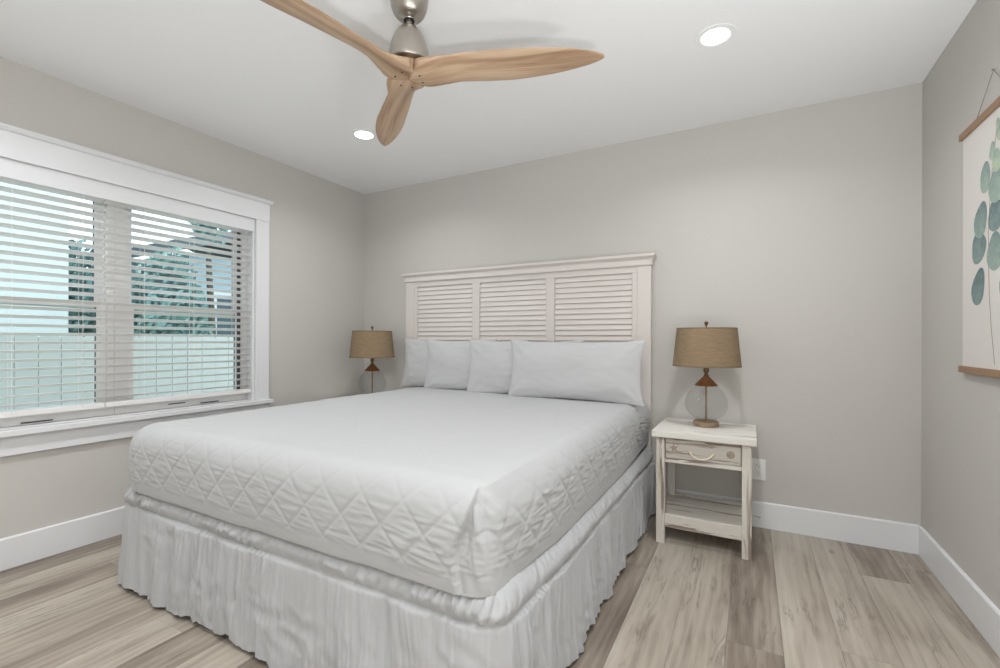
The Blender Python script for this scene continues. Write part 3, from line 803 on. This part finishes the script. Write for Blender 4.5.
# ------------------------------------------------------------------ lamps
def make_lamp():
    r = empty('table_lamp', (-.224, 2.90, .6113))
    P = lambda b, name, m, parent=r, **k: b.build(name, m, parent, **k)
    P(MB().lathe([(0, 0), (.066, 0), (.068, .002), (.068, .026), (.065, .029), (0, .029)], 44, caps=False), 'base', distressed('driftwood_lamp_base', 'x', srgb(158, 134, 108), .5), smooth=True, angle=40)
    # glass globe: egg shape, thin wall
    zb, zt_ = .0295, .262
    prof = []
    for k in range(33):
        t = k/32
        z = zb+(zt_-zb)*t
        rr = .113*(math.sin(PI*(t**.80)))**.62 if 0 < t < 1 else 0
        rr = max(rr, np.interp(t, [0, .04, .93, 1], [.040, .055, .030, .024]))
        prof.append((rr, z))
    P(MB().lathe(prof, 56, caps=False), 'glass_globe', M_globe, smooth=True, angle=180)
    P(MB().lathe([(.0055, .0293), (.0055, .262)], 16), 'centre_rod', M_rodm, smooth=True)
    P(MB().lathe([(.061, .232), (.063, .235), (.018, .283), (.013, .285), (.013, .279), (.058, .232)], 40, closed=True), 'cap', M_copper, smooth=True, angle=40)
    P(MB().lathe([(0, .284), (.014, .284), (.015, .290), (.010, .294), (.009, .306), (.015, .310), (.015, .338), (.008, .342), (.0035, .345), (.0035, .572), (0, .572)], 24, caps=False), 'neck', M_bronze, smooth=True, angle=40)
    # shade, open at both ends, with rim tape, lining and spider
    n = 72; s = MB(); z0, z1, r0, r1, t = .343, .563, .182, .160, .0022
    s.lathe([(r0, z0), (r1, z1), (r1-t, z1), (r0-t, z0)], n, closed=True)
    o = P(s, 'lamp_shade', [M_burlap, M_shadein], smooth=True, angle=50)
    me = o.data; ul = me.uv_layers.new(name='UVMap')
    for p in me.polygons:
        cx = sum(me.vertices[v].co.x for v in p.vertices)/4; cy = sum(me.vertices[v].co.y for v in p.vertices)/4
        inner = (p.normal.x*cx+p.normal.y*cy) < 0
        p.material_index = 1 if inner and abs(p.normal.z) < .7 else 0
        a0 = math.atan2(cy, cx)
        for li in p.loop_indices:
            v = me.vertices[me.loops[li].vertex_index].co; a = math.atan2(v.y, v.x)
            if a-a0 > PI: a -= 2*PI
            if a-a0 < -PI: a += 2*PI
            ul.data[li].uv = (a/(2*PI), (v.z-z0)*1.6)
    P(MB().lathe([(r0+.0008, z0), (r0-.0002, z0+.008), (r0-.003, z0+.008), (r0-.003, z0)], n, closed=True), 'rim', M_burlap, o, smooth=True)
    P(MB().lathe([(r1+.0013, z1-.008), (r1+.0006, z1+.0005), (r1-.003, z1+.0005), (r1-.003, z1-.008)], n, closed=True), 'rim', M_burlap, o, smooth=True)
    sp = MB()
    for k in range(3):
        a = k*2*PI/3+.4; sp.tube([(.004*math.cos(a), .004*math.sin(a), z1-.012), ((r1-.004)*math.cos(a), (r1-.004)*math.sin(a), z1-.004)], .0014, 6)
    P(sp, 'spider', M_bronze, o)
    P(MB().lathe([(0, .572), (.005, .572), (.006, .577), (.0045, .580), (.009, .585), (.0115, .591), (.010, .598), (.005, .602), (0, .603)], 24, caps=False), 'finial', M_bronze, smooth=True, angle=60)
    bulb = MB(); bulb.lathe([(0, .350), (.012, .350), (.014, .365), (.027, .395), (.030, .415), (.024, .437), (.010, .448), (0, .450)], 24, Matrix.Translation((.02, 0, 0)), caps=False)
    P(bulb, 'bulb', M_shadein, smooth=True)
    return r
lamp = make_lamp()
tag(lamp, 'glass table lamp with burlap shade standing on the right nightstand', 'table lamp', 'matching glass table lamps')
lamp2 = copy_tree(lamp); lamp2.location = (-2.768, 2.865, .6113)
tag(lamp2, 'glass table lamp with burlap shade in the far left corner behind the bed', 'table lamp')
# the right lamp's power cord, down the wall to the outlet
b = MB(); lx, ly, lz = lamp.location
P3 = [(0, .066, .006), (.0, .15, .004), (.0, .222, .004), (.002, .240, -.02), (.004, .247, -.15), (.01, .255, -.36), (.05, .262, -.47), (.12, .266, -.50), (.19, .266, -.44), (.235, .270, -.34), (.257, .268, -.265), (.259, .262, -.262)]
pts = []
for i in range(len(P3)-1):
    p0, p1, p2, p3 = [Vector(P3[min(max(j, 0), len(P3)-1)]) for j in (i-1, i, i+1, i+2)]
    for k in range(6):
        t = k/6; pts.append(.5*((2*p1)+(p2-p0)*t+(2*p0-5*p1+4*p2-p3)*t*t+(3*p1-p0-3*p2+p3)*t**3))
pts.append(Vector(P3[-1])); b.tube(pts, .0022, 7); b.build('power_cord', mat('clear_grey_cord', srgb(120, 112, 102), .4), lamp, smooth=True)

# ------------------------------------------------------------------ outlet
o = empty('wall_outlet', (.043, YB, .340)); tag(o, 'white wall outlet plate behind the right nightstand leg', 'wall outlet')
MB().box(-.037, .037, -.006, -.0003, -.062, .062, .0025).build('plate', M_plate, o)
for zc in (.0195, -.0195):
    q = MB(); q.lathe([(0, .0085), (.0155, .0085), (.0165, .0075), (.0165, 0), (0, 0)], 28, Matrix.Translation((0, 0, zc)) @ Matrix.Rotation(PI/2, 4, 'X'), caps=False)
    so = q.build('socket', M_plate, o, smooth=True, angle=40)
    q = MB(); q.box(-.0075, -.0055, -.0090, -.0084, zc+.001, zc+.009); q.box(.0055, .0075, -.0090, -.0084, zc+.001, zc+.009); q.box(-.002, .002, -.0090, -.0084, zc-.009, zc-.005)
    q.build('slot', M_black, so)
o = empty('cable_plate', (.036, YB-.0133, .062)); tag(o, 'tiny dark-slotted cable clip on the baseboard behind the nightstand leg', 'cable clip')
q = MB().box(-.024, .024, -.0022, -.0003, -.013, .013, .0008); q.build('plate', M_plate, o)
q = MB()
for k, (dx, dz) in enumerate(((-.017, .004), (-.010, .002), (-.003, .0), (.005, .004), (.005, -.005), (.012, .003), (.012, -.006), (.018, 0))): q.box(dx-.0022, dx+.0022, -.0028, -.0021, dz-.0018, dz+.0018)
q.build('slot', M_black, o)

# ------------------------------------------------------------------ wall hanging
def make_hanging():
    yc = 2.32; r = empty('wall_hanging', (XR, yc, 1.94)); tag(r, 'hanging canvas print of eucalyptus leaves between two wooden bars on the right wall', 'wall hanging')
    hw = .263
    for z, nm in ((0, 'top_bar'), (-.951, 'bottom_bar')):
        MB().box(-.022, -.0006, -hw, hw, z-.013, z+.013, .0015).build(nm, M_bar, r)
    pw = hw-.014
    b = MB(); b.box(-.0125, -.0113, -pw, pw, -.94, -.005)
    leaves = []
    def leaf(y, z, ln, wd, ang, dark):
        # leaf local axes in the (y,z) plane; y grows away from the camera = picture left
        n = 22; c = [(y, z)]; 
        for k in range(n):
            a = 2*PI*k/n; l = math.cos(a)*ln/2; w_ = math.sin(a)*wd/2*(1-.18*math.cos(a))*(1+.05*math.sin(3*a+y*50))
            c.append((y+l*math.cos(ang)-w_*math.sin(ang), z+l*math.sin(ang)+w_*math.cos(ang)))
        leaves.append((c, dark))
    A = math.radians
    L_ = [  # y(abs), z(abs), length, width, angle, tone
        (2.420, 1.312, .150, .105, A(118), .10), (2.420, 1.462, .120, .125, A(60), .18), (2.285, 1.425, .140, .120, A(95), .40),
        (2.400, 1.562, .140, .105, A(115), .34), (2.280, 1.555, .120, .115, A(75), .14), (2.362, 1.712, .115, .080, A(98), .50),
        (2.275, 1.660, .130, .110, A(100), .52), (2.305, 1.790, .066, .045, A(100), .72), (2.270, 1.745, .085, .070, A(75), .85),
        (2.195, 1.375, .115, .095, A(80), .28), (2.185, 1.500, .115, .095, A(100), .42), (2.180, 1.620, .100, .085, A(80), .3),
        (2.250, 1.835, .055, .040, A(80), .8), (2.205, 1.285, .110, .085, A(70), .4), (2.175, 1.715, .085, .070, A(95), .6), (2.262, 1.872, .038, .022, A(90), .8)]
    stemp = [(2.285, 1.02), (2.312, 1.15), (2.328, 1.27), (2.336, 1.40), (2.335, 1.52), (2.322, 1.64), (2.300, 1.76), (2.272, 1.86)]
    xf = -.0128
    for i in range(len(stemp)-1):
        (ya, za), (yb_, zb_) = stemp[i], stemp[i+1]; w_ = .0022
        b.add([(xf, ya-yc-w_, za-1.94), (xf, ya-yc+w_, za-1.94), (xf, yb_-yc+w_, zb_-1.94), (xf, yb_-yc-w_, zb_-1.94)], [(0, 1, 2, 3)], 2)
    cols = {}
    for i, row in enumerate(L_):
        leaf(*row); c, dark = leaves[-1]; x = xf-.00012*(i+1); base = len(b.v)
        zs = [p[1] for p in c]; z0, z1 = min(zs), max(zs)
        b.add([(x, p[0]-yc, p[1]-1.94) for p in c], [(0, 1+k, 1+(k+1) % (len(c)-1)) for k in range(len(c)-1)], 1)
        for k, p in enumerate(c):
            cols[base+k] = dark+.38*(1-(p[1]-z0)/(z1-z0)) - (.10 if k else 0)
    o = b.build('canvas', [M_paper, M_leaf, M_stem], r, fix=False)
    at = o.data.color_attributes.new('leaf', 'FLOAT_COLOR', 'POINT')
    for i in range(len(o.data.vertices)): v = cols.get(i, 0); at.data[i].color = (v, v, v, 1)
    t = MB(); t.tube([(-.010, .139, .012), (-.006, .0, .146), (-.010, -.139, .012)], .0014, 6)
    t.build('twine', M_twine, r)
    MB().lathe([(0, 0), (.0035, 0), (.0035, .002), (.0012, .0025), (.0012, .010), (0, .010)], 12, Matrix.Translation((-.0105, 0, .1475)) @ Matrix.Rotation(PI/2, 4, 'Y'), caps=False).build('nail', M_rodm, r)
make_hanging()

# ------------------------------------------------------------------ outdoors
struct(MB().box(-40, XL-T-.01, -20, 30, -.36, -.30).build('ground', M_grass))
def fence():
    X = XL-1.95; r = empty('picket_fence', (X, 2.5, -.30)); tag(r, 'pale weathered picket fence outside the window', 'fence')
    rnd = random.Random(3); b = MB(); y = -3.0
    while y < 7.5:
        top = 1.44+rnd.uniform(-.008, .008); w_ = .136; xx = rnd.uniform(-.003, .003); d = .026
        prof = [(y-2.5, .03), (y-2.5+w_, .03), (y-2.5+w_, top-d), (y-2.5+w_-d, top), (y-2.5+d, top), (y-2.5, top-d)]
        b.extrude(prof, xx, xx+.018, 'x'); y += .1405
    b.build('pickets', M_fence, r)
    for z in (.3, 1.15): MB().box(-.045, -.004, -5.5, 5, z, z+.085).build('rail', M_fence, r)
    y = -5.0
    while y < 5: MB().box(-.135, -.046, y, y+.09, 0, 1.38).build('post', M_fence, r); y += 2.4
fence()
def house(name, x0, x1, y0, y1, zt, m, label, gable='y', wins=()):
    r = empty(name, ((x0+x1)/2, (y0+y1)/2, -.30)); tag(r, label, 'house')
    ox, oy = r.location.x, r.location.y; z0 = 0
    MB().box(x0-ox, x1-ox, y0-oy, y1-oy, 0, zt).build('wall', m, r)
    e = .5; b = MB(); ym = (y0+y1)/2-oy
    if gable == 'y':
        xm = (x0+x1)/2-ox
        b.extrude([(x0-ox-e, zt-.1), (xm, zt+1.6), (x1-ox+e, zt-.1), (x1-ox+e, zt+.1), (xm, zt+1.8), (x0-ox-e, zt+.1)], y0-oy-e, y1-oy+e, 'y')
    else:
        b.extrude([(y0-oy-e, zt-.1), (ym, zt+1.3), (y1-oy+e, zt-.1), (y1-oy+e, zt+.1), (ym, zt+1.5), (y0-oy-e, zt+.1)], x0-ox-e, x1-ox+e, 'x')
    b.build('roof', M_roof, r)
    for (ya, yb_, za, zc) in wins:
        f = MB().box(x1-ox, x1-ox+.04, ya-.07-oy, yb_+.07-oy, za-.07, zc+.07).build('window', M_trim, r)
        MB().box(x1-ox+.041, x1-ox+.045, ya-oy, yb_-oy, za, zc).build('pane', M_winout, f)
    return r
house('neighbor_house', -14, -8.2, -6, 2.72, 5.4, M_sidw, 'white sided house beyond the fence, seen through the left window half')
hb_ = house('neighbor_house', -16, -9.6, 5.0, 12.0, 3.1, M_sidb, 'pale blue sided house beyond the fence, seen through the right window half', 'x', ((5.5, 6.1, 1.2, 2.3),))
def tree(x, y, h, rx, rz, n, seed, label, leafm, size=.062):
    r = empty('tree', (x, y, -.30)); tag(r, label, 'tree', 'trees beyond the fence')
    MB().tube([(0, 0, 0), (.05, .02, h*.3), (0, -.03, h*.75)], lambda t: .10*(1-t*.6), 10).build('trunk', M_bark, r, smooth=True)
    rnd = random.Random(seed); b = MB()
    for _ in range(n):
        while True:
            p = Vector((rnd.uniform(-1, 1), rnd.uniform(-1, 1), rnd.uniform(-1, 1)))
            if .35 < p.length < 1: break
        k = 1+.25*noise.noise(p*3+Vector((seed, 0, 0)))
        c = Vector((p.x*rx*k, p.y*rx*k, h-rz+p.z*rz*k))
        a = Vector((rnd.gauss(0, 1), rnd.gauss(0, 1), rnd.gauss(0, 1))).normalized(); q = a.orthogonal().normalized(); u = a.cross(q); s_ = size*rnd.uniform(.6, 1.3)
        b.add([c-q*s_, c-u*s_*.5, c+q*s_, c+u*s_*.5], [(0, 1, 2, 3)])
    b.build('crown', leafm, r, fix=False)
tree(-11.4, 3.86, 3.2, .46, 1.4, 6500, 1, 'dark bushy tree right beside the white house', M_tree)
tree(-7.9, 3.78, 2.75, .55, 1.25, 7000, 2, 'dark green tree left of the blue house', M_tree)
tree(-8.2, 4.6, 3.9, .28, .42, 700, 5, 'slender tree with a high small crown in front of the blue house', M_tree)
def palm():
    r = empty('palm_plant', (-6.7, 4.35, -.30)); tag(r, 'light green palm fronds rising just above the fence at right', 'palm')
    MB().tube([(0, 0, 0), (.02, .02, .9)], lambda t: .07*(1-t*.3), 10).build('trunk', M_bark, r, smooth=True)
    b = MB(); rnd = random.Random(9)
    for k in range(13):
        a = k*2*PI/13+rnd.uniform(-.2, .2); Lf = rnd.uniform(.75, 1.0); el = rnd.uniform(.5, 1.25); prev = None
        for i in range(15):
            t = i/14; d = Lf*t; p = Vector((math.cos(a)*d*math.cos(el), math.sin(a)*d*math.cos(el), .9+d*math.sin(el)-.45*t*t))
            if prev is not None:
                dr = (p-prev).normalized(); sd = dr.cross(Vector((0, 0, 1))).normalized()
                for sg in (-1, 1):
                    q = p+(sd*sg*.9+dr*.8-Vector((0, 0, .3))).normalized()*.28*math.sin(PI*min(.97, t+.12))
                    wv = dr*.014; b.add([p-wv, p+wv, q], [(0, 1, 2)])
                b.add([prev-sd*.006, prev+sd*.006, p+sd*.006, p-sd*.006], [(0, 1, 2, 3)])
            prev = p
    b.build('fronds', M_palm, r, fix=False)
palm()
